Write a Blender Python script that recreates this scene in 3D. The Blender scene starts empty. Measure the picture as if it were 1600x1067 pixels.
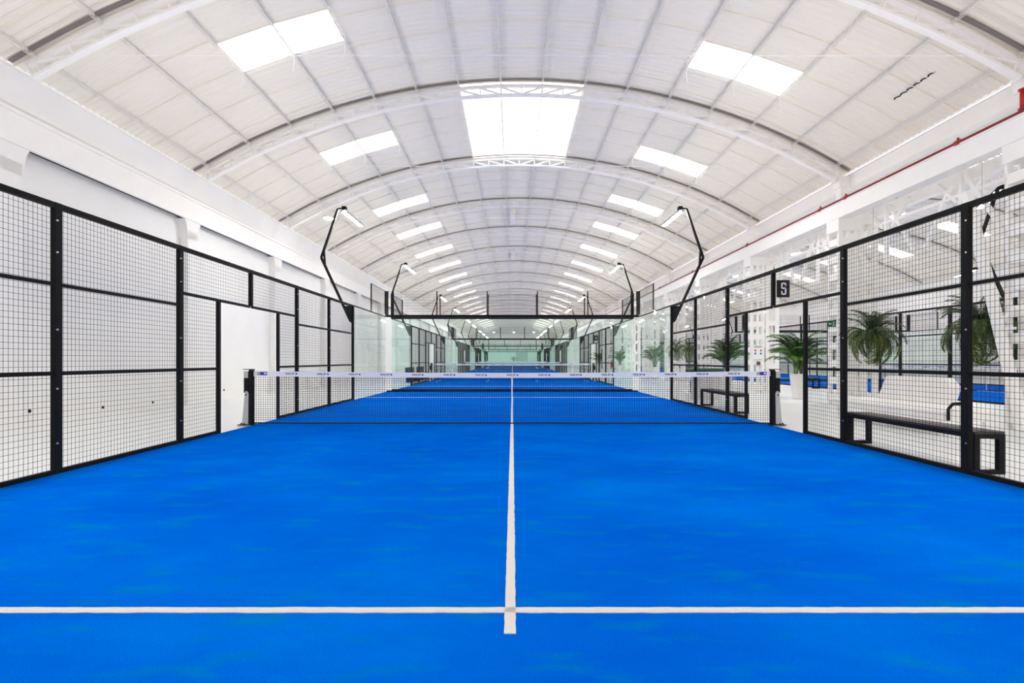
import bpy, math, random
from mathutils import Vector, Matrix
random.seed(7)
sc = bpy.context.scene
C = bpy.context.collection
PI = math.pi

# ------------------------------------------------------------------ camera, world, exposure
cam_d = bpy.data.cameras.new('camera'); cam = bpy.data.objects.new('camera', cam_d); C.objects.link(cam)
cam_d.sensor_width = 36.0; cam_d.lens = 762 / 1600 * 36; cam_d.clip_end = 300
cam_d.shift_y = 29 / 1600; cam_d.shift_x = -0.0006
cam.location = (0.012, 0, 1.265); cam.rotation_euler = (PI / 2, 0, 0)
sc.camera = cam
w = bpy.data.worlds.new('sky'); sc.world = w; w.use_nodes = True
bg = w.node_tree.nodes['Background']; bg.inputs[0].default_value = (1.0, 0.98, 0.96, 1); bg.inputs[1].default_value = 1.1
SKY_L = 1.7        # skylight sheets, backlit by daylight
LAMP_L = 360.0
CEILING_FILL_W = 250.0   # 20 m unseen area strip added over each fence to fill the ceiling
sc.view_settings.view_transform = 'Standard'; sc.view_settings.look = 'None'
sc.view_settings.exposure = 0.2; sc.view_settings.gamma = 1.0
sc.view_settings.use_curve_mapping = False
cy = sc.cycles
cy.transparent_max_bounces = 96; cy.max_bounces = 9; cy.diffuse_bounces = 7
cy.glossy_bounces = 3; cy.transmission_bounces = 6
cy.caustics_reflective = False; cy.caustics_refractive = False
cy.sample_clamp_indirect = 6.0

# ------------------------------------------------------------------ materials
def lin(c):
    return tuple(((v / 255) / 12.92 if v / 255 <= .04045 else ((v / 255 + .055) / 1.055) ** 2.4) for v in c)
MATS = {}
def mat(name, rgb, rough=.6, metal=0, noise=0, nscale=3.0, bump=0, bscale=30, emit=None, spec=.4):
    m = bpy.data.materials.new(name); m.use_nodes = True
    nt = m.node_tree; b = nt.nodes['Principled BSDF']
    col = lin(rgb) + (1,)
    b.inputs['Base Color'].default_value = col
    b.inputs['Roughness'].default_value = rough; b.inputs['Metallic'].default_value = metal
    b.inputs['Specular IOR Level'].default_value = spec
    tc = nt.nodes.new('ShaderNodeTexCoord')
    if noise:
        n = nt.nodes.new('ShaderNodeTexNoise'); n.inputs['Scale'].default_value = nscale; n.inputs['Detail'].default_value = 4
        nt.links.new(tc.outputs['Object'], n.inputs['Vector'])
        r = nt.nodes.new('ShaderNodeMapRange'); r.inputs[1].default_value = .3; r.inputs[2].default_value = .7
        r.inputs[3].default_value = 1 - noise; r.inputs[4].default_value = 1 + noise * .4
        nt.links.new(n.outputs['Fac'], r.inputs[0])
        mx = nt.nodes.new('ShaderNodeVectorMath'); mx.operation = 'SCALE'; mx.inputs[0].default_value = col[:3]
        nt.links.new(r.outputs[0], mx.inputs['Scale']); nt.links.new(mx.outputs[0], b.inputs['Base Color'])
    if bump:
        n2 = nt.nodes.new('ShaderNodeTexNoise'); n2.inputs['Scale'].default_value = bscale; n2.inputs['Detail'].default_value = 3
        nt.links.new(tc.outputs['Object'], n2.inputs['Vector'])
        bp = nt.nodes.new('ShaderNodeBump'); bp.inputs['Strength'].default_value = bump; bp.inputs['Distance'].default_value = .02
        nt.links.new(n2.outputs['Fac'], bp.inputs['Height']); nt.links.new(bp.outputs[0], b.inputs['Normal'])
    if emit:
        b.inputs['Emission Color'].default_value = emit[:3] + (1,); b.inputs['Emission Strength'].default_value = emit[3]
    MATS[name] = m
    return m
WALL = mat('painted_plaster', (238, 237, 235), .75, noise=.03, nscale=1.2, bump=.25, bscale=14)
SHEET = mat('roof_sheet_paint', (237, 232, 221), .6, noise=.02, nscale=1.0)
PURL = mat('grey_white_joist_paint', (226, 224, 220), .6, noise=.03, nscale=4)
INNER = mat('recess_shade_grey', (92, 90, 88), .9, noise=.1, nscale=3)  # dark grey standing in for the shade inside the beam recess
STEEL = mat('white_steel_paint', (242, 240, 237), .5, noise=.02, nscale=4)
BLACK = mat('black_powder_coat', (12, 11, 10), .6, noise=.1, nscale=6, spec=.2)
WIRE = mat('black_wire', (22, 22, 22), .5, noise=.05, nscale=9)
CORD = mat('black_net_cord', (20, 20, 24), .8, noise=.05, nscale=9)
FLOORM = mat('white_epoxy_floor', (228, 230, 231), .28, noise=.03, nscale=.8, bump=.05, bscale=3)
LINEM = mat('white_turf_line', (240, 236, 231), .9, noise=.04, nscale=60, bump=.6, bscale=300)
BANDM = mat('white_net_tape', (240, 240, 243), .7, noise=.03, nscale=8)
PRINT = mat('navy_print', (40, 55, 120), .6, noise=.05)
PBLUE = mat('blue_print', (45, 50, 170), .6, noise=.05)
GREY = mat('grey_painted_metal', (176, 176, 174), .4, noise=.04, nscale=8)
DGREY = mat('dark_grey_plastic', (82, 82, 82), .5, noise=.04)
CHROME = mat('zinc_bolt', (200, 200, 200), .3, metal=.9, noise=.02)
FLASH = mat('brown_grey_joint', (128, 122, 119), .7, noise=.15, nscale=1.5)
RED = mat('red_pipe_paint', (178, 30, 22), .4, noise=.06, nscale=5)
BENCH = mat('dark_bench_wood', (56, 48, 44), .5, noise=.2, nscale=12, bump=.1, bscale=60)
SOFAM = mat('white_upholstery', (238, 236, 232), .7, noise=.03, nscale=5, bump=.15, bscale=90)
POTM = mat('white_planter', (240, 238, 235), .4, noise=.02)
SOIL = mat('soil', (60, 44, 32), .95, noise=.3, nscale=20, bump=.5)
GREENS = [mat('palm_leaf_dark', (48, 88, 26), .45, noise=.2, nscale=7), mat('palm_leaf', (72, 118, 30), .45, noise=.2, nscale=7)]
FERNS = [mat('fern_leaf_dark', (56, 80, 24), .5, noise=.2, nscale=9), mat('fern_leaf', (96, 116, 40), .5, noise=.2, nscale=9)]
STEM = mat('palm_stem', (110, 122, 48), .5, noise=.2, nscale=8)
EXITG = mat('exit_green', (14, 100, 66), .5, noise=.03)
PWHITE = mat('white_print', (240, 240, 240), .5, noise=.02)
SEATG = mat('dark_green_seat', (30, 74, 56), .6, noise=.1)
HOLE = mat('dark_hole', (20, 18, 18), .9, noise=.05)
LAMP = mat('led_panel', (255, 255, 255), .4, emit=(1, .97, .93, LAMP_L), noise=.01)
BAYL = mat('high_bay_lens', (255, 255, 255), .4, emit=(1, .97, .93, 100.0), noise=.01)
SKYL = mat('backlit_translucent_sheet', (235, 235, 235), .6, emit=(1.0, .95, .89, SKY_L), noise=.01)
ENDP = mat('end_wall_panel', (196, 200, 198), .6, noise=.05, nscale=.6)

def turf_mat():
    m = bpy.data.materials.new('blue_artificial_turf'); m.use_nodes = True
    nt = m.node_tree; b = nt.nodes['Principled BSDF']; L = nt.links
    tc = nt.nodes.new('ShaderNodeTexCoord')
    n1 = nt.nodes.new('ShaderNodeTexNoise'); n1.inputs['Scale'].default_value = .55; n1.inputs['Detail'].default_value = 5; n1.inputs['Roughness'].default_value = .6
    mp = nt.nodes.new('ShaderNodeMapping'); mp.inputs['Scale'].default_value = (.8, 1.5, 1)
    L.new(tc.outputs['Object'], mp.inputs[0]); L.new(mp.outputs[0], n1.inputs['Vector'])
    cr = nt.nodes.new('ShaderNodeValToRGB'); L.new(n1.outputs['Fac'], cr.inputs[0])
    e = cr.color_ramp.elements
    e[0].position = .32; e[0].color = (0.0, .100, .60, 1)
    e[1].position = .7; e[1].color = (0.0, .165, .72, 1)
    x = cr.color_ramp.elements.new(.52); x.color = (0.0, .128, .66, 1)
    # worn, greener patches
    n2 = nt.nodes.new('ShaderNodeTexNoise'); n2.inputs['Scale'].default_value = 2.6; n2.inputs['Detail'].default_value = 4
    mp2 = nt.nodes.new('ShaderNodeMapping'); mp2.inputs['Scale'].default_value = (.8, 2.2, 1)
    L.new(tc.outputs['Object'], mp2.inputs[0]); L.new(mp2.outputs[0], n2.inputs['Vector'])
    r2 = nt.nodes.new('ShaderNodeMapRange'); r2.inputs[1].default_value = .54; r2.inputs[2].default_value = .74; r2.inputs[4].default_value = .62
    L.new(n2.outputs['Fac'], r2.inputs[0])
    mx = nt.nodes.new('ShaderNodeMix'); mx.data_type = 'RGBA'
    L.new(r2.outputs[0], mx.inputs['Factor']); L.new(cr.outputs[0], mx.inputs['A']); mx.inputs['B'].default_value = (0, .21, .47, 1)
    # fibre grain
    n3 = nt.nodes.new('ShaderNodeTexNoise'); n3.inputs['Scale'].default_value = 160; n3.inputs['Detail'].default_value = 2
    L.new(tc.outputs['Object'], n3.inputs['Vector'])
    r3 = nt.nodes.new('ShaderNodeMapRange'); r3.inputs[1].default_value = .3; r3.inputs[2].default_value = .7; r3.inputs[3].default_value = .84; r3.inputs[4].default_value = 1.1
    L.new(n3.outputs['Fac'], r3.inputs[0])
    vm = nt.nodes.new('ShaderNodeVectorMath'); vm.operation = 'SCALE'
    L.new(mx.outputs['Result'], vm.inputs[0]); L.new(r3.outputs[0], vm.inputs['Scale']); L.new(vm.outputs[0], b.inputs['Base Color'])
    bp = nt.nodes.new('ShaderNodeBump'); bp.inputs['Strength'].default_value = .4; bp.inputs['Distance'].default_value = .01
    L.new(n3.outputs['Fac'], bp.inputs['Height']); L.new(bp.outputs[0], b.inputs['Normal'])
    b.inputs['Roughness'].default_value = .95; b.inputs['Specular IOR Level'].default_value = 0
    return m
TURF = turf_mat()

def glass_mat():
    m = bpy.data.materials.new('green_tinted_glass'); m.use_nodes = True
    nt = m.node_tree; nt.nodes.clear(); L = nt.links
    o = nt.nodes.new('ShaderNodeOutputMaterial'); t = nt.nodes.new('ShaderNodeBsdfTransparent')
    t.inputs[0].default_value = (.972, .999, .990, 1)
    g = nt.nodes.new('ShaderNodeBsdfGlossy'); g.inputs['Roughness'].default_value = .02; g.inputs['Color'].default_value = (.8, .95, .9, 1)
    f = nt.nodes.new('ShaderNodeFresnel'); f.inputs['IOR'].default_value = 1.4
    mm = nt.nodes.new('ShaderNodeMath'); mm.operation = 'MULTIPLY'; mm.inputs[1].default_value = .2
    mx = nt.nodes.new('ShaderNodeMixShader')
    L.new(f.outputs[0], mm.inputs[0]); L.new(mm.outputs[0], mx.inputs[0]); L.new(t.outputs[0], mx.inputs[1]); L.new(g.outputs[0], mx.inputs[2])
    L.new(mx.outputs[0], o.inputs[0])
    return m
GLASS = glass_mat()

# ------------------------------------------------------------------ mesh helpers
class MB:
    def __init__(s): s.v = []; s.f = []
    def quad(s, a, b, c, d):
        n = len(s.v); s.v += [tuple(a), tuple(b), tuple(c), tuple(d)]; s.f.append((n, n + 1, n + 2, n + 3)); return s
    def box(s, x0, x1, y0, y1, z0, z1):
        x0, x1 = min(x0, x1), max(x0, x1); y0, y1 = min(y0, y1), max(y0, y1)
        n = len(s.v)
        s.v += [(x0, y0, z0), (x1, y0, z0), (x1, y1, z0), (x0, y1, z0), (x0, y0, z1), (x1, y0, z1), (x1, y1, z1), (x0, y1, z1)]
        s.f += [(n + a, n + b, n + c, n + d) for a, b, c, d in ((3, 2, 1, 0), (4, 5, 6, 7), (0, 1, 5, 4), (1, 2, 6, 5), (2, 3, 7, 6), (3, 0, 4, 7))]
        return s
    def bbox(s, x0, x1, y0, y1, z0, z1, b=.006):
        """box with chamfered vertical and top edges"""
        x0, x1 = min(x0, x1), max(x0, x1); y0, y1 = min(y0, y1), max(y0, y1)
        n = len(s.v)
        def ring(x0, x1, y0, y1, z, k):
            return [(x0 + k, y0, z), (x1 - k, y0, z), (x1, y0 + k, z), (x1, y1 - k, z), (x1 - k, y1, z), (x0 + k, y1, z), (x0, y1 - k, z), (x0, y0 + k, z)]
        s.v += ring(x0, x1, y0, y1, z0, b) + ring(x0, x1, y0, y1, z1 - b, b) + ring(x0 + b, x1 - b, y0 + b, y1 - b, z1, b)
        for r in range(2):
            for i in range(8):
                j = (i + 1) % 8; s.f.append((n + r * 8 + i, n + r * 8 + j, n + r * 8 + 8 + j, n + r * 8 + 8 + i))
        s.f.append(tuple(n + 7 - i for i in range(8))); s.f.append(tuple(n + 16 + i for i in range(8)))
        return s
    def bar(s, p, q, w=.03, h=.03, up=(0, 0, 1)):
        p, q = Vector(p), Vector(q); d = (q - p).normalized(); u = Vector(up)
        if abs(d.dot(u)) > .98: u = Vector((0, 1, 0)) if abs(d.y) < .9 else Vector((1, 0, 0))
        a = d.cross(u).normalized(); b = a.cross(d).normalized(); a *= w / 2; b *= h / 2
        n = len(s.v)
        for c in (p, q): s.v += [tuple(c - a - b), tuple(c + a - b), tuple(c + a + b), tuple(c - a + b)]
        s.f += [(n, n + 3, n + 2, n + 1), (n + 4, n + 5, n + 6, n + 7)] + [(n + i, n + (i + 1) % 4, n + 4 + (i + 1) % 4, n + 4 + i) for i in range(4)]
        return s
    def tube(s, pts, r, k=8, caps=True):
        pts = [Vector(p) for p in pts]; rs = r if isinstance(r, (list, tuple)) else [r] * len(pts)
        n0 = len(s.v); prev = None
        for i, p in enumerate(pts):
            d = ((pts[min(i + 1, len(pts) - 1)] - pts[max(i - 1, 0)])).normalized()
            u = Vector((0, 0, 1)) if abs(d.z) < .9 else Vector((0, 1, 0))
            if prev is not None: u = prev
            a = d.cross(u).normalized(); b = a.cross(d).normalized(); prev = b
            for j in range(k):
                t = 2 * PI * j / k; s.v.append(tuple(p + a * math.cos(t) * rs[i] + b * math.sin(t) * rs[i]))
        for i in range(len(pts) - 1):
            for j in range(k):
                s.f.append((n0 + i * k + j, n0 + i * k + (j + 1) % k, n0 + (i + 1) * k + (j + 1) % k, n0 + (i + 1) * k + j))
        if caps:
            s.f.append(tuple(n0 + k - 1 - j for j in range(k))); s.f.append(tuple(n0 + (len(pts) - 1) * k + j for j in range(k)))
        return s
    def lathe(s, prof, k=24, c=(0, 0, 0)):
        n0 = len(s.v)
        for r, z in prof:
            for j in range(k):
                t = 2 * PI * j / k; s.v.append((c[0] + r * math.cos(t), c[1] + r * math.sin(t), c[2] + z))
        for i in range(len(prof) - 1):
            for j in range(k):
                s.f.append((n0 + i * k + j, n0 + i * k + (j + 1) % k, n0 + (i + 1) * k + (j + 1) % k, n0 + (i + 1) * k + j))
        s.f.append(tuple(n0 + k - 1 - j for j in range(k))); s.f.append(tuple(n0 + (len(prof) - 1) * k + j for j in range(k)))
        return s
    def wire(s, p, q, r):
        """three-sided thin wire"""
        p, q = Vector(p), Vector(q); d = (q - p).normalized()
        u = Vector((0, 0, 1)) if abs(d.z) < .9 else Vector((0, 1, 0))
        a = d.cross(u).normalized(); b = a.cross(d).normalized(); n = len(s.v)
        for c in (p, q):
            for j in range(3):
                t = 2 * PI * j / 3; s.v.append(tuple(c + a * math.cos(t) * r + b * math.sin(t) * r))
        s.f += [(n + j, n + (j + 1) % 3, n + 3 + (j + 1) % 3, n + 3 + j) for j in range(3)]
        return s
    def mesh(s, name, m, smooth=False):
        me = bpy.data.meshes.new(name); me.from_pydata(s.v, [], s.f); me.update()
        me.materials.append(m)
        if smooth: me.polygons.foreach_set('use_smooth', [True] * len(me.polygons))
        return me
CACHE = {}
def cached(key, fn):
    if key not in CACHE: CACHE[key] = fn()
    return CACHE[key]
def link(name, data, parent=None, loc=(0, 0, 0), rot=(0, 0, 0), scale=(1, 1, 1)):
    o = bpy.data.objects.new(name, data); C.objects.link(o)
    o.parent = parent; o.location = loc; o.rotation_euler = rot; o.scale = scale
    return o
def thing(name, label, cat, loc=(0, 0, 0), rz=0, group=None, data=None, sx=1):
    o = link(name, data, None, loc, (0, 0, rz), (sx, 1, 1)); o['label'] = label; o['category'] = cat
    if group: o['group'] = group
    return o
def struct(name, data=None, loc=(0, 0, 0), label=None):
    o = link(name, data, None, loc); o['kind'] = 'structure'
    if label: o['label'] = label
    return o
def stuff(o): o['kind'] = 'stuff'; return o
def bx(name, m, *d, b=None):
    mb = MB(); (mb.bbox(*d, b=b) if b else mb.box(*d)); return mb.mesh(name, m)

# ------------------------------------------------------------------ hall layout
BAY = 5.08; T0 = 8.92; KN = 20
Y_END = T0 + BAY * (KN - 1) + 2.6          # far end wall
Y_BACK = T0 - 3 * BAY
HC, HC2 = .27, 19.4                         # vault centre lines
HALF = 9.4; R = 18.1; ZC = 9.3
def zr(s): return ZC - (R - math.sqrt(R * R - s * s))
def ang(s): return math.asin(s / R)

# ---- floor, walls
struct('floor', bx('floor', FLOORM, -9.6, 28.9, Y_BACK, Y_END, -.2, 0), label='glossy white floor around the blue courts')
wl = struct('wall_left', bx('wall', WALL, -9.75, -9.4, Y_BACK, Y_END, 0, 6.6), label='white plastered wall beside the left fence')
trl = MB(); trl.box(-9.19, -9.12, Y_BACK, Y_END, 5.24, 5.80); trl.box(-9.4, -9.08, Y_BACK, Y_END, 5.80, 5.86)
link('concrete_beam', trl.mesh('beam', STEEL), wl)
link('beam_recess_shade', MB().box(-9.205, -9.192, Y_BACK, Y_END, 5.26, 5.79).box(-9.398, -9.385, Y_BACK, Y_END, 5.30, 5.79).box(-9.385, -9.205, Y_BACK, Y_END, 5.77, 5.79).mesh('recess', INNER), wl)  # dark lining that paints the shadow groove under the beam
sl = MB()
for a, b in (((-9.38, 5.861), (-9.36, 6.02)), ((-9.36, 6.02), (-9.14, 6.60)), ):
    sl.quad((a[0], Y_BACK, a[1]), (a[0], Y_END, a[1]), (b[0], Y_END, b[1]), (b[0], Y_BACK, b[1]))
link('gutter_face', sl.mesh('gutter_face', WALL), wl)
link('gutter_lip', bx('gutter_lip', STEEL, -9.17, -9.11, Y_BACK, Y_END, 6.60, 6.645), wl)
def pilaster():
    m = MB(); m.bbox(-9.4, -9.16, -.22, .22, 0, 4.95, b=.02)
    for sgn in (-1, 1):                                     # curved haunch under the beam
        pr = [(.22, 4.7), (.24, 4.9), (.27, 5.08), (.35, 5.24)]
        for (ya, za), (yb, zb) in zip(pr, pr[1:]):
            ya *= sgn; yb *= sgn
            m.quad((-9.16, ya, za), (-9.16, yb, zb), (-9.16, 0, zb), (-9.16, 0, za))
            m.quad((-9.16, ya, za), (-9.4, ya, za), (-9.4, yb, zb), (-9.16, yb, zb))
    return m.mesh('pilaster', WALL)
for k in range(-1, KN):
    link('pilaster', cached('pil', pilaster), wl, (0, T0 + BAY * k, 0))
for (y, z) in ((9.5, .22), (11.2, .13), (12.75, .11), (15.9, .24)):
    link('hole', cached('hole', lambda: MB().lathe([(.035, 0), (.035, .006)], 12).mesh('hole', HOLE)), wl, (-9.4, y, z + .05), (0, PI / 2, 0))
we = struct('wall_back', bx('wall', WALL, -9.6, 28.9, Y_END, Y_END + .3, 0, 9.6), label='pale end wall closing the far end of the hall')
for z in (3.2, 4.6, 5.9, 7.2):
    link('wall_rail', bx('wall_rail', ENDP, -9.3, 28.6, Y_END - .06, Y_END, z, z + .12), we)
link('wall_panel', bx('wall_panel', ENDP, .7, 3.4, Y_END - .05, Y_END, .9, 3.0), we)
wr = struct('wall_right', bx('wall', WALL, 28.7, 28.9, Y_BACK, Y_END, 0, 6.7), label='white wall on the far side of the second hall')
for z in (3.6, 4.4, 5.3):
    link('wall_rail', bx('wall_rail', STEEL, 28.55, 28.7, Y_BACK, Y_END, z, z + .12), wr)

# ---- roof
def sheet_mesh(s0, s1, wdt, m, pitch=.17, amp=.010, cuts=None):
    n = max(2, int(round(abs(s1 - s0) / 1.2)))
    nw = max(1, int(round(wdt / pitch))); ys = []
    p = wdt / nw
    for i in range(nw):
        for f, a in ((0, -1), (.28, -1), (.5, 1), (.78, 1)):
            ys.append(((i + f) * p, a * amp))
    ys.append((wdt, -amp))
    mb = MB()
    for i in range(n + 1):
        s = s0 + (s1 - s0) * i / n; a = ang(s)
        for y, h in ys: mb.v.append((s + math.sin(a) * h, y, zr(s) + math.cos(a) * h))
        y, h = ys[-1]; mb.v.append((s - math.sin(a) * .045, y, zr(s) - math.cos(a) * .045))   # turned-down lap edge
    q = len(ys) + 1
    for i in range(n):
        for j in range(q - 1):
            mb.f.append((i * q + j, (i + 1) * q + j, (i + 1) * q + j + 1, i * q + j + 1))
    return mb
COLS = [(-HALF, -6.6), (-6.6, -4.2), (-4.2, -1.8), (-1.8, 1.8), (1.8, 4.2), (4.2, 6.6), (6.6, HALF)]
SW = BAY / 5
def cuts_for(ci, k):
    off = [0.35, None, .75, .5, .25, None, .6][ci]
    if ci in (1, 5):
        left = {0: .48, 1: .90, 2: .88}; right = {0: .5, 1: 1.0, 2: .88}
        off = (left if ci == 1 else right).get(k, .18)
    out = [0.0]; y = off
    while y < BAY - .15: out.append(y); y += SW
    out.append(BAY)
    return off, out
def is_sky(ci, k, y0, off):
    if ci == 3: return k == 1
    if ci == 1: i = {0: 1, 1: 1, 2: 2}.get(k, 2)
    elif ci == 5: i = 2
    else: return False
    return abs(y0 - (off + i * SW)) < .01
ceil1 = struct('ceiling', loc=(HC, 0, 0), label='white corrugated barrel vault roof with skylights')
cnt = 0
for k in range(-3, KN):
    far = MB()
    for ci, (s0, s1) in enumerate(COLS):
        off, cu = cuts_for(ci, k)
        for a, b in zip(cu, cu[1:]):
            sky = is_sky(ci, k, a, off) or (ci == 3 and k == 1)
            wd = round(b - a, 3)
            if sky:
                link('skylight_sheet', cached(('sk', ci, wd), lambda: sheet_mesh(s0, s1, wd, None, amp=.012).mesh('skylight_sheet', SKYL)), ceil1, (0, T0 + BAY * k + a, 0))
            elif k >= -1 and cnt < 285:
                cnt += 1
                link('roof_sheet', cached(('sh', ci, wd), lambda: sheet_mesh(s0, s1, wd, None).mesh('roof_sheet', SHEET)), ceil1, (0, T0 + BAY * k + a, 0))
            else:
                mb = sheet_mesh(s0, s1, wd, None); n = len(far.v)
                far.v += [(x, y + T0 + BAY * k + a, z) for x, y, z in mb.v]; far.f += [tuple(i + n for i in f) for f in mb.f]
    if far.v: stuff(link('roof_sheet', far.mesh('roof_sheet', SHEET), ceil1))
# purlins: light lattice joists running the length of the hall
def purlin(y0, y1):
    mb = MB()
    mb.bar((0, y0, -.045), (0, y1, -.045), .028, .022)
    mb.bar((-.018, y0, -.17), (-.018, y1, -.17), .012, .016); mb.bar((.018, y0, -.17), (.018, y1, -.17), .012, .016)
    y = y0; p = .42 / 2; up = True
    while y + p <= y1:
        mb.wire((0, y, -.05 if up else -.17), (0, y + p, -.17 if up else -.05), .008); up = not up; y += p
    return mb.mesh('purlin', PURL)
for i in range(8):
    for sgn in (-1, 1):
        s = sgn * (.6 + 1.2 * i)
        link('purlin', cached('purlin', lambda: purlin(Y_BACK, Y_END)), ceil1, (s, 0, zr(s)), (0, ang(s), 0))

# second hall roof, to the right
for k in (0, 1, 2):
    for ci, sg in ((1, -1), (5, 1)):
        off, cu = cuts_for(ci, k); i = {0: 1, 1: 1, 2: 2}[k] if ci == 1 else 2
        for sv in (4.2, 5.4, 6.6):
            link('skylight_hook', cached(('hook', sg), lambda: MB().tube([(0, 0, -.02), (0, .02, -.25), (sg * .04, .05, -.42)], .008, 5).mesh('hook', STEEL)), ceil1,
                 (sg * sv, T0 + BAY * k + off + (i + 1) * SW + .02, zr(sv)))
gp = MB(); n = 24
for i in range(n):
    y0, y1 = 10.02 + i * .045, 10.02 + (i + 1) * .045
    a0, a1 = (.02 if i % 4 in (0, 1) else -.02), (.02 if (i + 1) % 4 in (0, 1) else -.02)
    gp.bar((8.42 + a0, y0, zr(8.42) - .03), (8.42 + a1, y1, zr(8.42) - .03), .03, .012)
link('sheet_gap', gp.mesh('sheet_gap', HOLE), ceil1)
for y in (25.3, 35.4):
    link('roof_vent', cached('vent', lambda: MB().bbox(-.34, -.28, 0, 2.9, -.10, -.03, b=.01).bbox(-.20, -.12, .3, 2.4, -.16, -.03, b=.01).bbox(-.42, -.15, 1.0, 1.4, -.28, -.10, b=.03).bbox(-.36, -.2, 1.7, 1.95, -.24, -.10, b=.03).mesh('roof_vent', STEEL)), ceil1, (0, y, ZC - .15))
ceil2 = struct('ceiling', loc=(HC2, 0, 0), label='corrugated vault roof of the second hall')
for k in range(-3, KN):
    m2 = MB()
    for ci, (s0, s1) in enumerate(COLS):
        off, cu = cuts_for(ci, k)
        for a, b in zip(cu, cu[1:]):
            wd = round(b - a, 3); sky = is_sky(ci, k, a, off)
            if sky:
                link('skylight_sheet', cached(('sk', ci, wd), lambda: sheet_mesh(s0, s1, wd, None, amp=.012).mesh('skylight_sheet', SKYL)), ceil2, (0, T0 + BAY * k + a, 0))
            else:
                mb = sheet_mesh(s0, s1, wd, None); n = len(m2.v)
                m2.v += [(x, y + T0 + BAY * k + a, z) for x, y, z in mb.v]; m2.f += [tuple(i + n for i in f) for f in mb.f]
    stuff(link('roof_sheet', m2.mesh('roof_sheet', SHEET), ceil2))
for i in range(8):
    for sgn in (-1, 1):
        s = sgn * (.6 + 1.2 * i)
        link('purlin', CACHE['purlin'], ceil2, (s, 0, zr(s)), (0, ang(s), 0))

# valley gutter between the halls, slot of daylight along its top edge
trg = struct('trim_1', label='white valley gutter between the two halls')
g = MB(); g.box(9.62, 9.65, Y_BACK, Y_END, 6.18, 6.56); g.box(9.65, 10.05, Y_BACK, Y_END, 6.18, 6.21); g.box(10.02, 10.05, Y_BACK, Y_END, 6.21, 6.66)
g.box(9.60, 9.62, Y_BACK, Y_END, 6.535, 6.56)
link('gutter', g.mesh('gutter', STEEL), trg)
link('gutter_conduit', MB().tube([(9.56, Y_BACK, 6.0), (9.56, Y_END, 6.0)], .018, 6).mesh('conduit', STEEL), trg)
link('eaves_rod', MB().tube([(9.50, Y_BACK, 6.55), (9.50, Y_END, 6.55)], .012, 6).mesh('rod', STEEL), trg)
# long beams over the columns
trb = struct('trim_2', label='deep white beam running over the lattice columns')
link('beam', bx('beam', STEEL, 9.12, 9.42, Y_BACK, Y_END, 5.24, 5.64), trb)
link('beam_flange', bx('beam_flange', STEEL, 9.08, 9.46, Y_BACK, Y_END, 5.64, 5.67), trb)
link('beam', bx('beam', STEEL, 10.1, 10.28, Y_BACK, Y_END, 5.24, 5.50), trb)
# longitudinal lattice bracing below the second beam
def lattice():
    m = MB(); y = 1.88 - 2.16 * 0
    m.bar((0, .6, .62), (0, BAY - .1, .62), .07, .07)
    for y in (1.88, 4.04):
        m.bar((0, y, -.5), (0, y, 1.1), .08, .08)
        for y0, z0, y1, z1 in ((y - .9, -.35, y - .1, 1.05), (y + .18, 1.05, y + .95, -.35), (y + .1, .5, y + .6, 1.05), (y - .75, 1.05, y - .2, .45)):
            if y1 < BAY - .1 and y0 > .55: m.bar((0, y0, z0), (0, y1, z1), .075, .075)
    return m.mesh('lattice_brace', STEEL)
for k in range(-2, KN - 1):
    link('lattice_brace', cached('lat', lattice), trb, (9.95, T0 + BAY * k, 4.3))
    # short knee struts from beam to beam

# ---- trusses
ORD = ['nearest', 'second', 'third', 'fourth', 'fifth', 'sixth', 'seventh', 'eighth', 'ninth', 'tenth', 'eleventh', 'twelfth', 'thirteenth',
       'fourteenth', 'fifteenth', 'sixteenth', 'seventeenth', 'eighteenth', 'nineteenth', 'twentieth', 'twenty-first']
def arc_bar(off, wy, h, s0=-9.2, s1=9.2, n=40, y=0):
    mb = MB()
    for i in range(n + 1):
        s = s0 + (s1 - s0) * i / n; a = ang(s); nx, nz = math.sin(a), math.cos(a)
        for dy, dh in ((-wy / 2, -h / 2), (wy / 2, -h / 2), (wy / 2, h / 2), (-wy / 2, h / 2)):
            o = off + dh; mb.v.append((s - nx * -o, y + dy, zr(s) + nz * o))
    for i in range(n):
        for j in range(4):
            mb.f.append((i * 4 + j, i * 4 + (j + 1) % 4, (i + 1) * 4 + (j + 1) % 4, (i + 1) * 4 + j))
    mb.f += [(3, 2, 1, 0), (n * 4, n * 4 + 1, n * 4 + 2, n * 4 + 3)]
    return mb
def P(s, off, y=0):
    a = ang(s); return (s + math.sin(a) * off, y, zr(s) + math.cos(a) * off)
NW = 15
def web_piece(i, kind):
    m = MB()
    s = i * .605
    if kind == 'v': m.bar(P(s, -.2), P(s, -.40), .035, .035, up=(0, 1, 0))
    else:
        sg = 1 if i > 0 else -1
        m.bar(P(s, -.19), P(s - sg * .605, -.41), .045, .045, up=(0, 1, 0))
    return m
def web_all():
    m = MB()
    for i in range(-NW, NW + 1):
        for kd in ('v', 'd'):
            if kd == 'd' and i == 0: continue
            w = web_piece(i, kd); n = len(m.v); m.v += w.v; m.f += [tuple(a + n for a in f) for f in w.f]
    return m.mesh('web', STEEL)
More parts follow.
